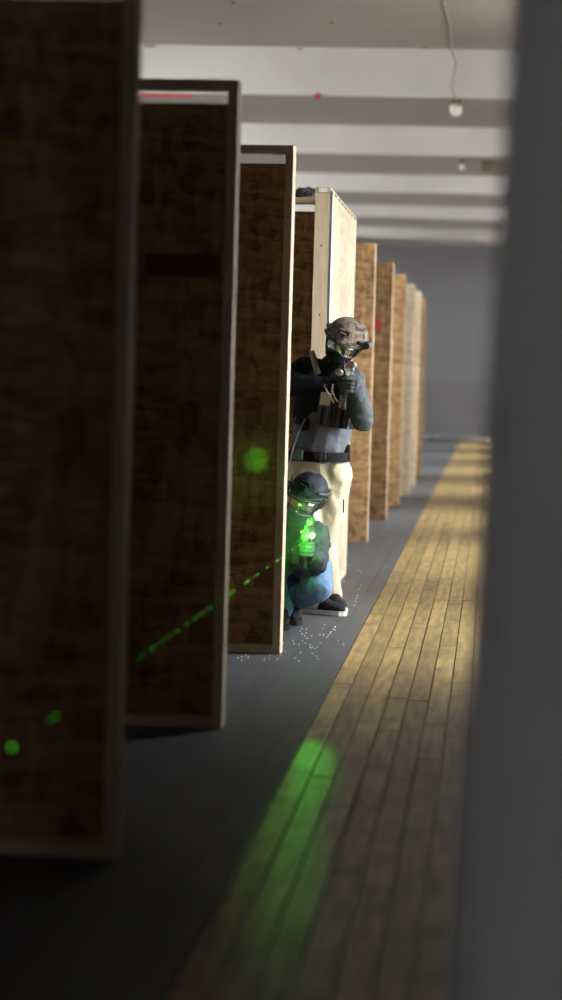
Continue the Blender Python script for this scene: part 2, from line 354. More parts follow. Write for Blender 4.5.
for i, (a, b) in enumerate(WIN):
    w = struct(empty('window_%d' % (i+1), (XR+.2, (a+b)/2, SILL)), 'tall multi-pane daylight window in the white wall'); c = (a+b)/2; zc = (SILL+HEAD)/2
    bm = bmesh.new(); fx = XR+.2
    for y in (a+.03, b-.03): box(bm, (fx, y, zc), (.08, .06, HEAD-SILL))
    for z in (SILL+.03, HEAD-.03): box(bm, (fx, c, z), (.08, b-a-.12, .06))
    obj('window_frame', bm, M_WHITE, w)
    for k in (1, 2, 3):
        bm = bmesh.new(); box(bm, (fx, a+(b-a)*k/4, zc), (.05, .035, HEAD-SILL-.12)); obj('mullion', bm, M_WHITE, w)
    bm = bmesh.new(); box(bm, (fx, c, zc+.3), (.055, b-a-.12, .045)); obj('mullion', bm, M_WHITE, w)
    for k in range(4):
        bm = bmesh.new(); q = (b-a)/4; box(bm, (fx+.02, a+q*(k+.5), zc), (.006, q-.03, HEAD-SILL-.1)); obj('pane', bm, M_PANE, w)
    bm = bmesh.new(); box(bm, (XR+.06, c, SILL+.015), (.26, b-a, .03)); obj('window_sill', bm, M_WHITE, w)
    keep(w)
    ld = bpy.data.lights.new('window_portal', 'AREA'); ld.shape = 'RECTANGLE'; ld.size = HEAD-SILL; ld.size_y = b-a
    lo = bpy.data.objects.new('window_portal', ld); COL.objects.link(lo); lo.location = (XR+.29, c, zc); lo.rotation_euler = (0, R(90), 0)
    ld.cycles.is_portal = True

# ------------------------------------------------------------------ plywood panels
def board(name, size, loc, m, parent, bev=.002):
    bm = bmesh.new(); rbox(bm, (0, 0, 0), size, bev); o = obj(name, bm, m, parent); o.location = loc; return o
def panel(label, xr, y, rot=0., width=1.22, h=2.44, front=False, slit=True, studs=2, sheet=None, group='sheathed partition panels'):
    """local frame: x from -width to 0 (right edge at the origin), y depth away from the camera, z up"""
    p = empty('partition_panel', (xr, y, 0)); p.rotation_euler = (0, 0, rot)
    tag(p, label, 'panel', group)
    D, T = .089, .038
    z0 = .0
    fy = D/2 + (.012 if front else 0)
    for xx in (-T/2, -width+T/2): board('stile', (T, D, h-2*T), (xx, fy, h/2), M_LUMBER, p)
    for i in range(studs): board('stud', (T, D-.004, h-2*T), (-T/2-.406*(i+1), fy+.002, h/2), M_LUMBER, p)
    for zz in (T/2, h-T/2): board('rail', (width, D, T), (-width/2, fy, zz), M_LUMBER_H, p)
    top = h-T-(.042 if slit else -T)
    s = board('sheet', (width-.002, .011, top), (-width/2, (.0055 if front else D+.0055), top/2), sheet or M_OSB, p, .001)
    return p
p1 = panel('unlit particle board panel with a bluish edge, last before the tapered grey column', W(116, 860, 6.373).x, 6.373, R(-1.5))
p2 = panel('dark panel with a faded dark red patch high on its sheet', W(226, 730, 8.825).x-.018, 8.825, R(-2))
p3 = panel('brown framed panel with brightly lit edge, next to the crouching person', W(280.5, 655, 11.29).x-.004, 11.29, R(-3.5))
p4 = panel('panel behind the standing person with a dark rag on its top rail', W(316, 400, 14.55).x, 14.55, 0)
g = 'bare particle board panels further down the row'
p5 = panel('brown panel just beyond the pale side panel, with no mark on it', W(367, 541, 19.3).x, 19.3, R(-1), front=True, slit=False, group=g)
p6 = panel('brown panel with a small red square printed near its edge', W(386, 518, 22.4).x, 22.4, R(-1), front=True, slit=False, group=g)
far = [(24.9, 399, 503), (27.2, 409, 490), (29.6, 415, 480), (32.2, 421, 470)]
for i, (Y, x, y) in enumerate(far):
    panel(['brown panel right behind the one with the red square', 'fourth bare panel beyond the pale side panel', 'fifth bare panel beyond the pale side panel', 'bare panel at the far end of the row'][i],
          W(x, y, Y).x, Y, R(-1), front=True, slit=False, sheet=M_OSB_PALE_LIT if i in (1, 2) else None, group=g)
# red tape and print marks
def local(p, w): return p.matrix_basis.inverted() @ w
def mark(name, p, x0, y0, x1, y1, m, side='front', off=.001):
    """thin printed patch on a sheet, corners given as photo pixels on that sheet's plane"""
    Y = p.location.y; a, b = local(p, W(x0, y0, Y)), local(p, W(x1, y1, Y))
    return a, b
a, b = mark('x', p2, 140, 252, 216, 276, None)
bm = bmesh.new(); box(bm, ((a.x+b.x)/2, .0885, (a.z+b.z)/2), (abs(b.x-a.x), .001, abs(b.z-a.z))); obj('printed_patch', bm, M_DKRED, p2)['label'] = 'faded dark red printed patch'
a, b = mark('x', p6, 373, 319, 381, 331, None)
bm = bmesh.new(); box(bm, ((a.x+b.x)/2, -.0006, (a.z+b.z)/2), (abs(b.x-a.x), .001, abs(b.z-a.z))); obj('printed_patch', bm, M_RED, p6)['label'] = 'small red printed square'
# pale side panel standing along the hall
sp = empty('side_panel', (W(331.5, 188, 13.7).x-.004, 13.7, 0)); tag(sp, 'pale side panel standing along the hall beside the standing person', 'panel')
LEN = 2.4
for yy in (.019, LEN-.019): board('stile', (.089, .038, 2.40), (-.045, yy, 1.20), M_LUMBER, sp)
for k in (1, 2, 3, 4, 5): board('stud', (.087, .038, 2.34), (-.046, .019+.406*k, 1.20), M_LUMBER, sp)
board('rail', (.089, LEN, .038), (-.045, LEN/2, 2.421), mat('lumber_deep', (.56, .43, .29), .7, .16, 5, .2, stretch=(9, .8, 9)), sp)
board('rail', (.089, LEN-.08, .038), (-.045, LEN/2, .02), MATS['lumber_deep'], sp)
for k in range(2):
    board('sheet', (.011, LEN/2-.002, 2.42), (.0075, LEN/4+k*LEN/2, 1.21), M_OSB_PALE_LIT, sp, .001)
board('painted_edge', (.010, .0015, 2.40), (.0065, -.0009, 1.21), M_BLUE, sp, .0003)['label'] = 'blue painted sheet edge'
board('paper_tag', (.05, .002, .024), (-.045, -.002, 2.421), M_WHITE, sp, .0005)['label'] = 'small white tag stapled to the rail end'
for k in range(7):
    board('staple', (.004, .16, .012), (.0145, .25+k*.32, 2.405), M_POLY, sp, .001)
q = W(344, 300, 14.9)
bm = bmesh.new()
for k in range(4): box(bm, (.0138, 14.75-13.7+.1*k, q.z+.03*(k % 2)), (.0012, .085, .14-.02*k))
obj('printed_patch', bm, M_PINK, sp)['label'] = 'faded red lettering stamp'
# knots and screw heads on the lumber in focus
for z in (.35, .8, 1.25, 1.7, 2.1):
    bm = bmesh.new(); cyl(bm, (-.019, -.0015, z), (-.019, .002, z), .0045, n=8); obj('screw', bm, M_GUN, p3)
    bm = bmesh.new(); cyl(bm, (-.045, -.0015, z), (-.045, .002, z), .0055, n=8); obj('screw', bm, M_GUN, sp)
# rag on p4
def b_(bm):
    c = W(305, 196, 14.6)
    for k in range(9):
        ell(bm, c+V((random.uniform(-.07, .07), random.uniform(-.03, .03), random.uniform(-.02, .012))), ((.035, 0, .01), (0, .03, 0), (0, .005, .018)), 10)
rag = blob('rag', b_, M_RAG, None, .008, 2, .012, (30, 30, 30))
tag(rag, 'crumpled dark rag lying on the top rail of a panel', 'rag')
mz = min(v.co.z for v in rag.data.vertices); rag.location.z = 2.438-mz

# ------------------------------------------------------------------ tapered column close to the camera
def col_edge(x, y): q = W(x, y, 3.4); return q.x, q.z
(xa, za), (xb, zb) = col_edge(513, 0), col_edge(449, 1000)
sl = (xa-xb)/(za-zb); XC = xa+.085
rad = lambda z: XC-(xb+sl*(z-zb))
col = empty('tapered_column', (XC, 3.4, 0)); tag(col, 'grey painted tapered column standing beside the plank strip', 'column')
bm = bmesh.new(); rg = []
for z in [0, .02]+[.1+k*.35 for k in range(13)]:
    z = min(z, 4.28); r = max(.06, rad(z)); rg.append(((XC, 3.4, z), (r, 0, 0), (0, r, 0)))
loft(bm, rg, 40); auto(obj('shaft', bm, M_COLUMN, col, True))
bm = bmesh.new(); loft(bm, [((XC, 3.4, z), (r, 0, 0), (0, r, 0)) for z, r in ((0, rad(0)+.05), (.10, rad(0)+.05), (.13, rad(0)+.01))], 40); auto(obj('base_ring', bm, M_COLUMN, col, True))
bm = bmesh.new(); box(bm, (XC, 3.4, 4.64), (.42, .42, .72)); obj('capital', bm, M_COLUMN, col)
q = W(506, 437, 3.4); rq = rad(q.z); ax = math.acos(max(-1, min(1, (q.x-XC)/rq)))
nrm = V((math.cos(ax), -math.sin(ax), 0))
bm = bmesh.new(); c0 = V((XC, 3.4, q.z))+nrm*rq
tube(bm, [c0+nrm*.0+V((0, 0, .03)), c0+nrm*.02+V((0, 0, .028)), c0+nrm*.024+V((0, 0, -.02)), c0+nrm*.016+V((0, 0, -.03))], .004)
obj('hook', bm, M_STEEL, col, True)['label'] = 'bright steel hook'
keep(col)

# ------------------------------------------------------------------ ceiling fittings
def lamp(x, y, Y, label, s=1.):
    t = W(x, y, Y); top = t.z+.10*s
    L = empty('ceiling_lamp', (t.x, Y, top)); tag(L, label, 'lamp', 'ceiling lamps')
    bm = bmesh.new(); cyl(bm, (t.x, Y, t.z+.02*s), (t.x, Y, top+.05*s), .075*s, .06*s, 20); auto(obj('cap', bm, M_BROWN, L, True))
    bm = bmesh.new(); rg = [((t.x, Y, t.z+z*s), (r*s, 0, 0), (0, r*s, 0)) for z, r in ((.02, .06), (-.02, .075), (-.07, .072), (-.11, .05), (-.125, .02))]
    loft(bm, rg, 20); obj('globe', bm, M_BULB, L, True)
    bm = bmesh.new(); tube(bm, [(t.x, Y, top+.03), (t.x, Y, 4.245)], .012); obj('stem', bm, M_STEEL, L, True)
    keep(L); return t
t = lamp(456, 106, 24.75, 'white globe lamp under the beam with the loose cable', .85)
bm = bmesh.new(); a = W(443, 2, 18.2)
tube(bm, [(a.x, 18.1, 4.235), (a.x+.03, 19.5, 4.23), (a.x+.02, 20.9, 4.232), (a.x+.05, 21.6, 4.215), (t.x-.02, 23.4, 4.212), (t.x, 24.3, 4.215), (t.x, 24.7, 4.225)], .011)
tag(obj('cable', bm, M_CEIL_SHADED, None, True), 'white cable strung along the beams to the globe lamp', 'cable')
lamp(462, 165, 31.1, 'small globe lamp under the beam beside the brown box', .5)
lamp(471, 210, 43.2, 'tiny dark-capped lamp on the beam near the far end', 1.0)
b = W(493, 163, 31.6)
e = empty('junction_box', (b.x, 31.6, 4.25)); tag(e, 'brown metal junction box under the beam', 'box')
bm = bmesh.new(); rbox(bm, (b.x, 31.6, 4.17), (.30, .22, .155), .01); obj('body', bm, M_BROWN, e)
bm = bmesh.new(); rbox(bm, (b.x, 31.484, 4.17), (.26, .012, .12), .003); obj('cover', bm, M_BROWN, e); keep(e)
a, c = W(120, 95, 24.55), W(190, 97, 24.55)
pr = empty('red_pipe', (a.x, 24.7, 4.25)); tag(pr, 'short red pipe hung just under a ceiling beam', 'pipe'); zp = W(168, 95.5, 24.7).z
bm = bmesh.new(); tube(bm, [(a.x, 24.7, zp), (c.x, 24.7, zp)], .018, 12); obj('pipe_run', bm, M_RED, pr, True)
for k in (.2, .9):
    bm = bmesh.new(); cyl(bm, (a.x+(c.x-a.x)*k, 24.7, zp), (a.x+(c.x-a.x)*k, 24.7, 4.249), .005, n=8); obj('hanger', bm, M_STEEL, pr)
keep(pr)
b = W(318, 98, 24.55)
e = empty('alarm_bell', (b.x, 24.6, b.z)); tag(e, 'small red alarm bell on the lower edge of a ceiling beam', 'alarm')
bm = bmesh.new(); rg = [((b.x, 24.58-d, b.z+.02), (r, 0, 0), (0, 0, r)) for d, r in ((0, .026), (.02, .036), (.03, .032), (.04, .02), (.045, .008))]
loft(bm, rg, 20); obj('gong', bm, M_RED, e, True)
bm = bmesh.new(); cyl(bm, (b.x, 24.60, b.z+.02), (b.x, 24.575, b.z+.02), .03, n=12); obj('mount', bm, M_GUN, e); keep(e)

# ------------------------------------------------------------------ head, helmet, goggles, hands, guns
def basis(fwd, up):
    f = V(fwd).normalized(); r = f.cross(V(up)).normalized(); u = r.cross(f); return r, f, u
def MX(c, fwd, up):
    r, f, u = basis(fwd, up); m = Matrix((r, f, u)).transposed().to_4x4(); m.translation = V(c); return m
def head_prims(bm, M, g=0.):                      # M: local x right, y forward, z up; origin mid-head
    S = M.to_3x3()
    def E(c, a): ell(bm, M @ V(c), (S @ V((a[0]+g, 0, 0)), S @ V((0, a[1]+g, 0)), S @ V((0, 0, a[2]+g))))
    E((0, -.012, .035), (.074, .093, .082)); E((0, .025, -.01), (.062, .068, .085)); E((0, .045, -.07), (.042, .042, .035))
    E((0, .094, -.012), (.014, .016, .024)); E((0, .088, .022), (.05, .014, .012))
    for s in (-1, 1): E((s*.073, -.012, -.005), (.009, .018, .03))
    limb(bm, M @ V((0, -.025, -.06)), .056+g, M @ V((0, -.045, -.15)), .062+g)
def eyes(M, parent):
    for s in (-1, 1):
        bm = bmesh.new(); ell(bm, (s*.031, .081, .002), ((.012, 0, 0), (0, .012, 0), (0, 0, .012)), 12, M); e = obj('eye', bm, M_EYE, parent, True)
        bm = bmesh.new(); ell(bm, (s*.031, .091, .002), ((.006, 0, 0), (0, .003, 0), (0, 0, .006)), 10, M); obj('iris', bm, M_IRIS, e, True)
def helmet(M, m, parent, light=True, k=1., low=-.012):
    """combat helmet shell with high-cut sides, edge trim, side rails and chin strap"""
    h = empty('helmet'); h.parent = parent
    bm = bmesh.new(); n = 40; rows = 14; vs = []
    def rim(a):                                    # a: 0 right, 90 front
        c = math.sin(a); side = abs(math.cos(a))
        return (.028 if c > .3 else .018) + (.03*max(0, side-.5)) - .05*max(0, -c)**1.5 + low
    def pt(a, t, g=0.):
        z1 = .135*k; zr = rim(a); u = 1-t
        z = zr+(z1-zr)*math.sin(t*math.pi/2); q = math.sqrt(max(0, 1-((z-zr*0)/(z1+1e-6))**2)) if z > 0 else 1
        rx, ry = .118*k, .140*k
        w = q**.85 if z > 0 else 1.0
        if t < .12: w *= 1+.03*(1-t/.12)
        return V(((rx+g)*w*math.cos(a), -.012+(ry+g)*w*math.sin(a), z+g))
    for j in range(rows+1): vs.append([bm.verts.new(M @ pt(2*math.pi*i/n, j/rows)) for i in range(n)])
    for j in range(rows):
        for i in range(n): bm.faces.new((vs[j][i], vs[j][(i+1) % n], vs[j+1][(i+1) % n], vs[j+1][i]))
    bmesh.ops.remove_doubles(bm, verts=list(bm.verts), dist=.0005)
    o = obj('helmet_shell', bm, m, h, True); sd = o.modifiers.new('t', 'SOLIDIFY'); sd.thickness = .009; sd.offset = -1
    bm = bmesh.new(); pts = [M @ pt(2*math.pi*i/n, 0, .002) for i in range(n+1)]; tube(bm, pts, .004, 6); obj('edge_trim', bm, M_POLY, h, True)
    for s in (-1, 1):                              # side rails
        bm = bmesh.new(); tube(bm, [M @ pt(R(a) if s > 0 else R(180-a), .16, .006) for a in (-50, -30, -10, 10, 30, 45)], .009, 8); obj('side_rail', bm, M_POLY, h, True)
        bm = bmesh.new(); tube(bm, [M @ V(q) for q in ((s*.108, .03, .035), (s*.088, .035, -.03), (s*.06, .055, -.085), (s*.02, .075, -.112))], .006, 6); obj('chin_strap', bm, M_BLACK, h, True)
        bm = bmesh.new(); tube(bm, [M @ V(q) for q in ((s*.105, -.05, .02), (s*.088, -.01, -.03), (s*.066, .045, -.08))], .005, 6); obj('chin_strap', bm, M_BLACK, h, True)
    bm = bmesh.new(); rbox(bm, (0, .128*k, .066), (.04, .014, .036), .004, M); obj('front_mount', bm, m, h)
    bm = bmesh.new(); rbox(bm, (0, .098*k, .098), (.06, .006, .03), .002, M @ Matrix.Rotation(R(-8), 4, 'X')); obj('hook_patch', bm, m, h)
    if light:
        bm = bmesh.new(); cyl(bm, M @ V((-.137, .01, .058)), M @ V((-.137, .085, .058)), .016, .019, 14); rbox(bm, (-.125, .035, .058), (.022, .04, .028), .003, M)
        o = obj('helmet_light', bm, M_POLY, h, True); auto(o); o['label'] = 'small black lamp clipped to the helmet rail'
    return h
def goggles(M, parent, tint=None):
    g = empty('goggles'); g.parent = parent
    def arc(z, rr, a0, a1, n=14): return [V((rr*.078*math.sin(R(a0+(a1-a0)*i/n)), .018+rr*.090*math.cos(R(a0+(a1-a0)*i/n)), z)) for i in range(n+1)]
    bm = bmesh.new(); rows = [arc(z, 1.12 if 0 < i < 3 else 1.07, -72, 72) for i, z in enumerate((-.034, -.015, .012, .032))]
    rows = [[bm.verts.new(M @ p) for p in r] for r in rows]
    for a, b in zip(rows, rows[1:]):
        for i in range(len(a)-1): bm.faces.new((a[i], a[i+1], b[i+1], b[i]))
    o = obj('goggle_lens', bm, tint or M_LENS, g, True); o.modifiers.new('t', 'SOLIDIFY').thickness = .002
    bm = bmesh.new(); lo, hi = arc(-.036, 1.08, -76, 76), arc(.034, 1.08, 76, -76)
    for i, p in enumerate(lo): p.z += .016*math.exp(-((i-7)/1.6)**2)
    loop = lo+hi+[lo[0]]; tube(bm, [M @ p for p in loop], .006, 8); obj('goggle_frame', bm, M_POLY, g, True)
    bm = bmesh.new(); tube(bm, [M @ V(q) for q in ((-.086, .035, 0), (-.093, -.02, .008), (-.08, -.08, .012), (0, -.115, .014), (.08, -.08, .012), (.093, -.02, .008), (.086, .035, 0))], .008, 8); obj('goggle_strap', bm, M_BLACK, g, True)
    return g
def hand_prims(bm, c, a, o, Rg, wrist, flip=1, g=0.):
    """fist closed round a grip: c grip centre, a axis up the grip, o side the palm lies on"""
    c, a, o = V(c), V(a).normalized(), V(o); o = (o-a*o.dot(a)).normalized(); t = a.cross(o)*flip
    def P(th, z, rr=0.): return c+a*z+(o*math.cos(R(th))+t*math.sin(R(th)))*(Rg+.010+rr)
    base = P(-55, -.004, .012)
    for z, L, r in ((.031, 185, .0092), (.0105, 205, .0096), (-.0100, 195, .0092), (-.0295, 165, .0080)):
        chain(bm, [(P(15+L*k/4, z), (r+g)*(1-.06*k)) for k in range(5)], 10)
        limb(bm, P(15, z, .004), r+.002+g, base-a*(-z*.55), .015+g, 10)
    chain(bm, [(base+a*.018, .015+g), (P(-85, .034, .004), .0118+g), (P(-120, .041), .0102+g), (P(-150, .043), .0088+g)], 10)
    limb(bm, base, .023+g, V(wrist), .027+g)
def carbine(name, M, label, laser=False):
    """local: y forward along the bore, x right, z up, origin at the bore over the grip"""
    root = empty(name, M.translation); tag(root, label, 'airsoft gun')
    def part(nm, m, fn, parent=None, sm=False):
        bm = bmesh.new(); fn(bm); o = obj(nm, bm, m, parent or root, sm)
        if sm: auto(o)
        return o
    part('receiver', M_POLY, lambda b: (rbox(b, (0, .02, -.012), (.036, .22, .062), .006, M), rbox(b, (0, .085, -.05), (.03, .065, .035), .005, M)))
    part('handguard', M_POLY, lambda b: loft(b, [((0, y, 0), (.024, 0, 0), (0, 0, .027)) for y in (.13, .14, .29, .30)], 8, M), None, True)
    part('top_rail', M_GUN, lambda b: [box(b, (0, -.07+.012*k, .026), (.021, .0065, .009), M) for k in range(31)] and box(b, (0, .115, .0215), (.019, .37, .006), M))
    part('barrel', M_GUN, lambda b: cyl(b, M @ V((0, .28, 0)), M @ V((0, .36, 0)), .010, n=14), None, True)
    def muz(b):
        n = 20; prof = ((.33, .0145), (.335, .018), (.395, .018), (.40, .0165), (.40, .0095), (.37, .0085))
        rr = [[b.verts.new(M @ V((r*math.cos(2*math.pi*k/n), y, r*math.sin(2*math.pi*k/n)))) for k in range(n)] for y, r in prof]
        for p, q in zip(rr, rr[1:]):
            for k in range(n): b.faces.new((p[k], p[(k+1) % n], q[(k+1) % n], q[k]))
        b.faces.new(rr[-1]); b.faces.new(list(reversed(rr[0])))
    part('muzzle_device', M_STEEL if not laser else M_GUN, muz, None, True)
    part('stock', M_POLY, lambda b: (cyl(b, M @ V((0, -.09, .004)), M @ V((0, -.24, .004)), .015, n=12), rbox(b, (0, -.235, -.03), (.032, .055, .115), .008, M)))
    Mg = M @ Matrix.Translation((0, -.045, -.04)) @ Matrix.Rotation(R(-18), 4, 'X')
    part('pistol_grip', M_POLY, lambda b: rbox(b, (0, 0, -.045), (.030, .040, .10), .009, Mg))
    Mm = M @ Matrix.Translation((0, .085, -.055)) @ Matrix.Rotation(R(8), 4, 'X')
    part('magazine', M_POLY, lambda b: (rbox(b, (0, 0, -.06), (.021, .058, .125), .004, Mm), rbox(b, (0, 0, -.125), (.024, .064, .014), .004, Mm)))
    part('trigger_guard', M_GUN, lambda b: tube(b, [M @ V(q) for q in ((0, -.03, -.045), (0, -.015, -.072), (0, .03, -.072), (0, .045, -.05))], .004))
    sgt = part('optic', M_POLY if laser else M_STEEL, lambda b: (cyl(b, M @ V((0, -.015, .062)), M @ V((0, .075, .062)), .021, .022, 18), rbox(b, (0, .03, .038), (.026, .05, .02), .003, M)), None, True)
    part('optic_lens', M_LENS, lambda b: cyl(b, M @ V((0, .0755, .062)), M @ V((0, .0775, .062)), .0185, n=18), sgt)
    part('front_sight', M_GUN, lambda b: (rbox(b, (0, .27, .042), (.016, .022, .03), .003, M), rbox(b, (0, .27, .062), (.004, .008, .016), .001, M)))
    lx = -.037
    wl = part('weapon_light' if not laser else 'laser_unit', M_GUN if not laser else M_POLY, lambda b: (cyl(b, M @ V((lx, .19, .004)), M @ V((lx, .30, .004)), .013, .017, 16), rbox(b, (-.027, .22, .004), (.014, .04, .02), .003, M)), None, True)
    if laser:
        part('laser_lens', M_LASER, lambda b: ell(b, (lx, .300, .004), ((.010, 0, 0), (0, .006, 0), (0, 0, .010)), 14, M), wl, True)
        part('status_led', M_AMBER, lambda b: ell(b, (.028, .20, .012), ((.005, 0, 0), (0, .003, 0), (0, 0, .005)), 10, M), root, True)
        part('foregrip', M_POLY, lambda b: rbox(b, (0, .19, -.07), (.026, .032, .09), .008, M))
    else:
        part('light_lens', M_BULB, lambda b: cyl(b, M @ V((lx, .3005, .004)), M @ V((lx, .303, .004)), .014, n=16), wl)
    keep(root)
    return root
def ring(c, rx, ry, yaw=0., tilt=0.):              # torso section: half width, half depth, yaw about z, sideways tilt
    a = V((math.cos(yaw), math.sin(yaw), math.sin(tilt))); b = V((-math.sin(yaw), math.cos(yaw), 0)); return (V(c), a*rx, b*ry)
def shoe(name, toe_dir, heel, parent, msole=None):
    """low canvas shoe; heel = floor point under the heel, toe_dir = horizontal direction"""
    s = empty(name); s.parent = parent
    f = V(toe_dir).normalized(); M = MX(heel, f, (0, 0, 1))
    prof = ((-.045, .022), (-.035, .033), (.0, .038), (.06, .036), (.12, .043), (.17, .047), (.21, .036), (.232, .016))
    bm = bmesh.new(); outline = [(w, y) for y, w in prof]+[(-w, y) for y, w in reversed(prof)]
    lo = [bm.verts.new(M @ V((x, y, .001))) for x, y in outline]; hi = [bm.verts.new(M @ V((x*1.02, y*1.01, .026))) for x, y in outline]
    n = len(lo); bm.faces.new(list(reversed(lo))); bm.faces.new(hi)
    for i in range(n): bm.faces.new((lo[i], lo[(i+1) % n], hi[(i+1) % n], hi[i]))
    so = obj('sole', bm, msole or M_RUBBER, s)
    def up(b):
        loft(b, [(M @ V((0, y, .028+h/2)), M.to_3x3() @ V((w, 0, 0)), M.to_3x3() @ V((0, 0, h/2+.004))) for y, w, h in
                 ((-.04, .026, .05), (-.03, .034, .07), (.0, .038, .075), (.05, .037, .075), (.09, .038, .066), (.13, .041, .05), (.18, .042, .04), (.21, .030, .032), (.226, .012, .024))], 16)
    blob('upper', up, M_SHOE, s, .006, 3)
    for k in range(4):
        bm = bmesh.new(); tube(bm, [M @ V((-.022, .07+.022*k, .093-.012*k)), M @ V((0, .072+.022*k, .105-.013*k)), M @ V((.022, .07+.022*k, .093-.012*k))], .0035, 6); obj('lace', bm, M_SHOE, s, True)
    return s

# ------------------------------------------------------------------ standing person
per = empty('person', G(322, 614)); YM = 13.2
tag(per, 'standing person in camouflage helmet, grey shirt, pouch vest and khaki trousers aiming a gun', 'person')
hM = MX(W(343.5, 345, 13.16), (-.20, -.95, -.16), (.40, 0, .92))
pel = W(318, 470, 13.32); hipR, hipL = W(304, 474, 13.34), W(333, 474, 13.28)
kneeR, kneeL = W(307, 545, 13.20), W(322, 540, 13.42)
ankR, ankL = G(313, 614)+V((0, .03, .10)), W(331, 594, 13.58)
shR, shL = W(306, 371, 13.34), W(351, 381, 13.12)
elR, elL = W(280, 383, 13.20), W(362.5, 421, 13.03)
yawM = -.25
gripM = MX(W(351.5, 376.5, 13.02), (W(338, 372, 12.62)-W(351.5, 376.5, 13.02)), (.10, 0, 1))
gunp = lambda x, y, z: gripM @ V((x, y, z))
gax = gripM.to_3x3()
wrR, wrL = gunp(.075, -.085, -.06), W(358, 393, 12.93)
handL_c = gunp(-.016, .10, -.058)
def torso(bm, g=0., lo=True, hi=True):
    rg = [ring(W(318, 470, 13.33), .165+g, .115+g, yawM*.4), ring(W(319, 452, 13.32), .162+g, .12+g, yawM*.5, -.03), ring(W(322, 436, 13.31), .163+g, .125+g, yawM*.7, -.05),
          ring(W(325, 415, 13.29), .165+g, .125+g, yawM, -.06), ring(W(328, 395, 13.27), .168+g, .12+g, yawM, -.08), ring(W(329, 379, 13.26), .145+g, .10+g, yawM, -.1), ring(W(330, 370, 13.26), .085+g, .075+g, yawM, -.1)]
    loft(bm, rg, 24)
def body(bm):
    head_prims(bm, hM); torso(bm, -.022)
    limb(bm, hM @ V((0, -.045, -.14)), .06, W(330, 376, 13.26), .085)
    for s, e, w in ((shR, elR, wrR), (shL, elL, wrL)): chain(bm, [(s, .058), (e, .044), (w, .028)])
    for h, k, a in ((hipR, kneeR, ankR), (hipL, kneeL, ankL)): chain(bm, [(h, .085), (k, .056), (a, .040), (a-V((0, 0, .05)), .035)])
    hand_prims(bm, gunp(0, -.052, -.085), gax @ V((0, .3, 1)), gax @ V((.5, -.8, 0)), .021, wrR, 1, -.002)
    hand_prims(bm, handL_c, gax @ V((0, 0, 1)), gax @ V((-1, .1, 0)), .026, wrL, -1, -.002)
pb = blob('body', body, M_SKIN, per, .006, 4); eyes(hM, pb)
def eyeslot(p):
    q = hM.inverted() @ p; return q.y > .03 and -.022 < q.z < .028 and abs(q.x) < .062
def bal(bm):
    head_prims(bm, hM, .006); limb(bm, hM @ V((0, -.03, -.10)), .072, W(330, 375, 13.25), .098)
blob('balaclava', bal, M_BLACK, per, .006, 4, .003, cut=eyeslot)
def mask(bm):                                      # padded lower face mask
    ell(bm, hM @ V((0, .062, -.055)), (hM.to_3x3() @ V((.064, 0, 0)), hM.to_3x3() @ V((0, .050, 0)), hM.to_3x3() @ V((0, 0, .048))))
blob('face_mask', mask, M_BLACK, per, .006, 3)
helmet(hM @ Matrix.Translation((0, 0, .012)), M_HELMET, per, True, 1.07); goggles(hM, per)
def shirt(bm):
    torso(bm, .0)
    limb(bm, W(322, 440, 13.27), .155, W(326, 425, 13.26), .15)
blob('shirt', shirt, M_SHIRT, per, .008, 5, .006, (10, 10, 22))
def sleeveR(bm): chain(bm, [(W(318, 374, 13.30), .085), (shR, .085), (elR, .066), (elR.lerp(wrR, .5), .062), (elR.lerp(wrR, .92), .046)])
def sleeveL(bm): chain(bm, [(W(343, 383, 13.17), .085), (shL, .080), (shL.lerp(elL, .6), .070), (elL, .063), (elL.lerp(wrL, .5), .055), (elL.lerp(wrL, .95), .044)])
blob('sleeve', sleeveR, M_NAVY, per, .007, 4, .010, (22, 22, 12)); blob('sleeve', sleeveL, M_SLEEVE, per, .007, 4, .008, (16, 16, 22))
def gl(bm, c, a, o, rg, w, fl): hand_prims(bm, c, a, o, rg, w, fl, .0016)
blob('glove', lambda b: gl(b, gunp(0, -.052, -.085), gax @ V((0, .3, 1)), gax @ V((.5, -.8, 0)), .021, wrR, 1), M_GLOVE, per, .0035, 3)
blob('glove', lambda b: gl(b, handL_c, gax @ V((0, 0, 1)), gax @ V((-1, .1, 0)), .026, wrL, -1), M_GLOVE, per, .0035, 3)
def trousers(bm):
    loft(bm, [ring(W(318.5, 458, 13.32), .168, .125, yawM*.4), ring(W(318, 474, 13.32), .176, .13, yawM*.4), ring(W(318, 488, 13.31), .17, .125, yawM*.4)], 22)
    chain(bm, [(hipR, .10), (kneeR, .082), (kneeR.lerp(ankR, .5), .080), (ankR-V((0, 0, .015)), .066)])
    chain(bm, [(hipL+V((.015, 0, 0)), .098), (hipL.lerp(kneeL, .5)+V((.012, 0, 0)), .092), (kneeL, .080), (kneeL.lerp(ankL, .5), .074), (ankL-V((0, 0, .015)), .064)])
tr = blob('trousers', trousers, M_KHAKI, per, .008, 4, .010, (13, 13, 9))
bm = bmesh.new(); a = W(343.5, 506, 13.20); rbox(bm, a+V((0, -.004, 0)), (.008, .012, .075), .003); obj('pocket_slit', bm, M_BLACK, tr)
bm = bmesh.new(); tube(bm, [W(320, 459, 13.19), W(320, 470, 13.18), W(319.5, 483, 13.19)], .003, 6); obj('fly_seam', bm, M_TAN, tr, True)
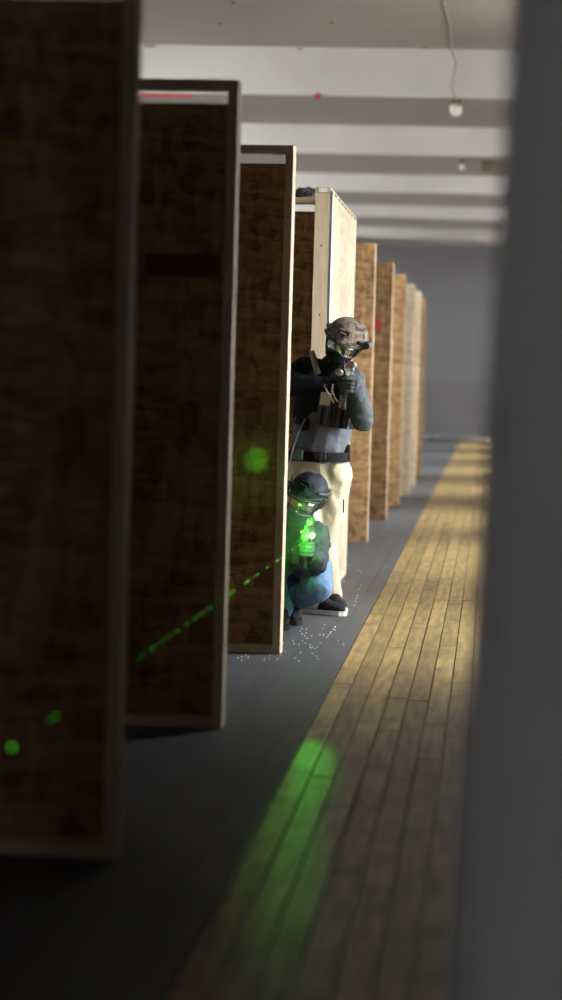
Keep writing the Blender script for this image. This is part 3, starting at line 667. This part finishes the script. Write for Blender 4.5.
# vest with pouches
def vest(bm):
    loft(bm, [ring(W(324, 426, 13.29), .178, .145, yawM, -.07), ring(W(325, 410, 13.28), .182, .147, yawM, -.07), ring(W(328, 392, 13.26), .176, .138, yawM, -.08), ring(W(329, 383, 13.26), .150, .118, yawM, -.1)], 24)
ve = blob('vest', vest, M_BLACK, per, .008, 3, .004)
for x0, x1, yt, yb, Y in ((317.5, 328.5, 405, 425, 13.06), (329.2, 335.8, 403, 427, 13.075), (336.5, 348.5, 408, 429, 13.06)):
    a, b = W(x0, yt, Y), W(x1, yb, Y); c = (a+b)/2; w, h = abs(b.x-a.x), abs(a.z-b.z)
    Mp = Matrix.Translation(c+V((0, .04, 0))) @ Matrix.Rotation(R(6), 4, 'Y') @ Matrix.Rotation(yawM*.5, 4, 'Z')
    bm = bmesh.new(); rbox(bm, (0, 0, 0), (w, .075, h), .007, Mp); po = obj('magazine_pouch', bm, M_POUCH, ve)
    bm = bmesh.new(); rbox(bm, (0, -.038, -.005), (w*.25, .004, h*.9), .001, Mp); obj('strap', bm, M_BLACK, po)
    if x0 != 329.2:
        bm = bmesh.new(); rbox(bm, (0, .002, h/2+.026), (w*.92, .034, .09), .006, Mp); o = obj('spare_magazine', bm, M_CREAM, ve); o['label'] = 'cream spare magazine in its pouch'
bm = bmesh.new(); ribbon(bm, [W(311.5, 352, 13.27), W(313, 356, 13.215), W(315.5, 365, 13.19), W(318, 374, 13.17)], .034, .008); o = obj('shoulder_strap', bm, M_TAN, ve, True); o['label'] = 'tan webbing shoulder strap'
for q in ([(324, 384), (327, 391), (331, 398), (334, 403)], [(333, 384), (332, 391), (335, 398), (338, 402)]):
    bm = bmesh.new(); tube(bm, [W(x, y, 13.06) for x, y in q], .0055, 6); obj('cord', bm, M_CREAM, ve, True)
bm = bmesh.new(); rbox(bm, W(304, 424, 13.14), (.055, .05, .07), .01); obj('radio_pouch', bm, M_BLACK, ve)
# belt
bm = bmesh.new(); loft(bm, [ring(W(318.5, 461, 13.29), .180, .158, yawM*.4), ring(W(319, 451.5, 13.28), .178, .160, yawM*.4)], 30); be = auto(obj('belt', bm, M_BLACK, per, True))
bm = bmesh.new(); rbox(bm, W(320, 455.5, 13.12), (.065, .016, .045), .005); rbox(bm, W(320, 455.5, 13.112), (.02, .012, .05), .003); obj('buckle', bm, M_GUN, be)
bm = bmesh.new(); rbox(bm, W(297, 455, 13.14), (.07, .05, .06), .01); obj('belt_pouch', bm, mat('green_nylon', (.03, .045, .03), .8, .2, 30, .2), be)
bm = bmesh.new(); rbox(bm, W(347.5, 452, 13.26), (.03, .07, .085), .008); obj('belt_pouch', bm, M_BLACK, be)
for q in ([(305, 419), (298, 432), (293, 446), (289, 462)], [(296, 417), (290, 428), (287, 440)], [(290, 431), (296, 436)]):
    bm = bmesh.new(); tube(bm, [W(x, y, 13.09) for x, y in q], .008, 6); obj('sling', bm, M_POUCH, ve, True)
shoe('shoe', (.85, -.5, 0), G(311.5, 613), per); shoe('shoe', (.35, -.9, 0), V((ankL.x, ankL.y+.01, 0)), per)
keep(per)
carbine('airsoft_carbine', gripM, 'short black airsoft carbine with steel muzzle aimed by the standing person')

# ------------------------------------------------------------------ crouching person
cr = empty('person', G(300, 622)); tag(cr, 'crouching person in dark helmet, goggles, dark jacket and blue jeans beside the framed panel', 'person')
cM = MX(W(304, 499.5, 12.36), (-.32, -.92, -.14), (.42, 0, .9))
LAS = W(312, 536, 12.0); END = W(8, 750, 5.0)
bd = (END-LAS).normalized()
cgun = MX((0, 0, 0), bd, (.06, 0, 1)); cgun.translation = LAS-cgun.to_3x3() @ V((-.037, .305, .004))
cg = cgun.to_3x3(); cp = lambda x, y, z: cgun @ V((x, y, z))
cshR, cshL = W(288, 535, 12.50), W(315, 536, 12.46); celR, celL = W(281, 568, 12.40), W(316, 563, 12.30)
cwR, cwL = cp(.05, -.10, -.10), cp(-.045, .13, -.115)
cpel = V((cshR.x*.5+cshL.x*.5-.04, 12.80, .30)); chR, chL = cpel+V((-.09, 0, 0)), cpel+V((.09, -.02, 0))
ckL = W(318, 589, 12.30); caL = V((ckL.x-.16, 12.85, .12))
ckR = V((chR.x-.05, 12.40, .42)); caR = G(280, 628)+V((0, .10, .10))
def ctorso(bm, g=0.):
    loft(bm, [ring(cpel, .15+g, .12+g), ring(cpel.lerp((cshR+cshL)/2, .4)+V((0, .03, .03)), .15+g, .125+g), ring((cshR+cshL)/2+V((0, .04, -.05)), .155+g, .115+g), ring((cshR+cshL)/2+V((0, .01, .03)), .115+g, .09+g), ring((cshR+cshL)/2+V((0, -.01, .06)), .07+g, .06+g)], 22)
def cbody(bm):
    head_prims(bm, cM); ctorso(bm, -.02); limb(bm, cM @ V((0, -.045, -.13)), .058, (cshR+cshL)/2, .07)
    for s, e, w in ((cshR, celR, cwR), (cshL, celL, cwL)): chain(bm, [(s, .052), (e, .04), (w, .027)])
    chain(bm, [(chL, .08), (ckL, .055), (caL, .04)]); chain(bm, [(chR, .08), (ckR, .055), (caR, .04), (caR-V((0, 0, .05)), .034)])
    hand_prims(bm, cp(0, -.052, -.085), cg @ V((0, .3, 1)), cg @ V((.5, -.8, 0)), .021, cwR, 1, -.002)
    hand_prims(bm, cp(0, .19, -.075), cg @ V((0, 0, 1)), cg @ V((-.8, -.5, 0)), .022, cwL, -1, -.002)
cb = blob('body', cbody, M_SKIN, cr, .006, 4); eyes(cM, cb)
def ceyeslot(p):
    q = cM.inverted() @ p; return q.y > .03 and -.024 < q.z < .028 and abs(q.x) < .064
blob('balaclava', lambda b: (head_prims(b, cM, .006), limb(b, cM @ V((0, -.03, -.1)), .07, (cshR+cshL)/2+V((0, 0, .02)), .09)), M_DARKJKT, cr, .006, 4, .003, cut=ceyeslot)
def cmask(bm): ell(bm, cM @ V((0, .060, -.058)), (cM.to_3x3() @ V((.062, 0, 0)), cM.to_3x3() @ V((0, .05, 0)), cM.to_3x3() @ V((0, 0, .046))))
blob('face_mask', cmask, M_POLY, cr, .006, 3)
helmet(cM @ Matrix.Translation((0, -.008, .028)), M_HELMETD, cr, False, .90); goggles(cM @ Matrix.Scale(1.18, 4) @ Matrix.Translation((.007, -.004, -.004)), cr)
def cj(bm):
    ctorso(bm, .005)
    chain(bm, [(cshR, .085), (celR, .065), (celR.lerp(cwR, .92), .045)]); chain(bm, [(cshL, .082), (celL, .064), (celL.lerp(cwL, .92), .045)])
    limb(bm, (cshR+cshL)/2+V((0, -.02, -.08)), .11, cpel+V((0.03, -.14, .03)), .11)
jk = blob('jacket', cj, M_DARKJKT, cr, .007, 4, .009, (18, 18, 18))
bm = bmesh.new()
for k in range(3): rbox(bm, W(296+9*k, 556, 12.29), (.044, .05, .09), .007)
obj('magazine_pouch', bm, M_POLY, jk)
def cjeans(bm):
    ell(bm, cpel+V((0, 0, -.02)), ((.17, 0, 0), (0, .14, 0), (0, 0, .12)))
    chain(bm, [(chL, .10), (chL.lerp(ckL, .6), .088), (ckL, .072)]); chain(bm, [(ckL, .070), (ckL.lerp(caL, .6), .066), (caL, .055)])
    chain(bm, [(chR, .10), (ckR, .075), (caR-V((0, 0, .01)), .06)])
blob('jeans', cjeans, M_JEANS, cr, .008, 4, .008, (16, 16, 16))
for c, a, o, rg, w, fl in ((cp(0, -.052, -.085), cg @ V((0, .3, 1)), cg @ V((.5, -.8, 0)), .021, cwR, 1), (cp(0, .19, -.075), cg @ V((0, 0, 1)), cg @ V((-.8, -.5, 0)), .022, cwL, -1)):
    blob('glove', lambda b: gl(b, c, a, o, rg, w, fl), M_GLOVE, cr, .0035, 3)
shoe('shoe', (.1, -1, 0), V((caR.x, caR.y, 0)), cr, M_SHOE); shoe('shoe', (.05, -1, 0), V((caL.x, caL.y-.02, 0)), cr, M_SHOE)
keep(cr)
carbine('airsoft_carbine', cgun, 'airsoft carbine with glowing green laser held by the crouching person', True)

# green laser light, added spots for its spill, and scatter along the beam
def green(name, kind, e, loc, aim=None, size=0, soft=.01):
    d = bpy.data.lights.new(name, kind); d.color = (.09, 1, .05); d.energy = e; d.shadow_soft_size = soft
    o = bpy.data.objects.new(name, d); COL.objects.link(o); o.location = loc
    if aim is not None:
        d.spot_size = size; d.spot_blend = 1; o.rotation_euler = (V(aim)-V(loc)).to_track_quat('-Z', 'Y').to_euler()
green('laser_light', 'SPOT', 26, LAS+bd*.10+V((-.02, 0, 0)), LAS+V((-.40, 1, -.06)), R(80), .05)
green('laser_glow', 'SPOT', 6, LAS+bd*.05, LAS+V((0, 1, .42)), R(168))  # added spot turned back to light the haze round the lens
green('plank_streak_fill', 'SPOT', 11, LAS+bd*.03, (-.565, 8.1, 0), R(3.3))  # added spots that make the green streak on the planks
green('plank_streak_fill', 'SPOT', 9, LAS+bd*.03, (-.55, 6.7, 0), R(3.4))
green('bounce_standin', 'SPOT', 420, (-.60, 7.2, 1.0), W(256, 460, 11.38), R(2.0))  # added unattached spots standing in for laser light reflected onto the panel
green('bounce_standin', 'SPOT', 40, (-.60, 7.2, 1.0), W(254, 470, 11.38), R(7))
bm = bmesh.new(); D = (END-LAS).length; rng = random.Random(3)
def on_beam(px):                                  # point of the beam seen at photo column px
    t = (312-px)/304; iy = (1-t)/LAS.y+t/END.y; return LAS.lerp(END, (1/iy-LAS.y)/(END.y-LAS.y))
px = 305
while px > 150:
    w = rng.choice((.0012, .0016, .0022))*(.32 if px < 225 else 1); p = on_beam(px); q = on_beam(px-rng.uniform(1.0, 4))
    limb(bm, p, w, q, w, 6); px -= rng.uniform(3, 11)
for px, r in ((281, .002), (255, .0022), (210, .0014), (196, .0012), (187, .0015), (176, .001), (144, .0016), (139, .0013), (102, .0010), (57, .0022), (51, .002), (12, .0044)):
    ell(bm, on_beam(px), ((r, 0, 0), (0, r, 0), (0, 0, r)), 8)
o = obj('laser_beam', bm, M_SPECK); tag(o, 'thin broken green laser beam running from the glowing gun past the dark panels', 'laser beam')
# haze ball added round the lens to show the laser's glow
bm = bmesh.new(); ell(bm, LAS+V((.0, .02, .0)), ((.24, 0, 0), (0, .24, 0), (0, 0, .24)), 28)
hz = obj('haze', bm, bpy.data.materials.new('haze'), None, True); hz['kind'] = 'stuff'; hz['label'] = 'thin haze added round the laser to carry its green glow'; hz['category'] = 'haze'
hm = hz.data.materials[0]; hm.use_nodes = True; nt = hm.node_tree; nt.nodes.clear()
vs = nt.nodes.new('ShaderNodeVolumeScatter'); vs.inputs['Anisotropy'].default_value = .0
tc = nt.nodes.new('ShaderNodeTexCoord'); vl = nt.nodes.new('ShaderNodeVectorMath'); vl.operation = 'DISTANCE'; vl.inputs[1].default_value = LAS+V((0, .02, 0))
mr = nt.nodes.new('ShaderNodeMapRange'); mr.inputs[1].default_value = .24; mr.inputs[2].default_value = .0; mr.inputs[3].default_value = 0; mr.inputs[4].default_value = .34
nt.links.new(tc.outputs['Object'], vl.inputs[0]); nt.links.new(vl.outputs['Value'], mr.inputs[0]); nt.links.new(mr.outputs[0], vs.inputs['Density'])
mo = nt.nodes.new('ShaderNodeOutputMaterial'); nt.links.new(vs.outputs[0], mo.inputs['Volume'])

# ------------------------------------------------------------------ white plastic pellets on the floor
bm = bmesh.new(); bmesh.ops.create_icosphere(bm, subdivisions=1, radius=.0042); pm = bpy.data.meshes.new('pellet'); bm.to_mesh(pm); bm.free(); pm.materials.append(M_PELLET)
pm.polygons.foreach_set('use_smooth', [True]*len(pm.polygons))
rng = random.Random(11); pts = []
for (x0, y0, x1, y1, n) in ((236, 656, 300, 662, 16), (283, 640, 318, 660, 14), (296, 622, 345, 652, 14), (318, 624, 340, 644, 6), (300, 634, 312, 640, 4)):
    pts += [(rng.uniform(x0, x1), rng.uniform(y0, y1)) for _ in range(n)]
pts += [(354+7*t, 606-20*t) for t in (0, .2, .35, .5, .8, 1)]+[(327+8*t, 638-10*t) for t in (0, .2, .4, .55, .8, 1)]+[(358, 571), (361, 573), (347, 604), (344, 582), (340, 573), (349, 566), (341, 616)]
for x, y in pts:
    o = bpy.data.objects.new('pellet', pm); COL.objects.link(o); o.location = G(x, y)+V((0, 0, .0042))
    tag(o, 'tiny white plastic pellet on the floor around the crouching person', 'pellet', 'spent pellets on the floor')
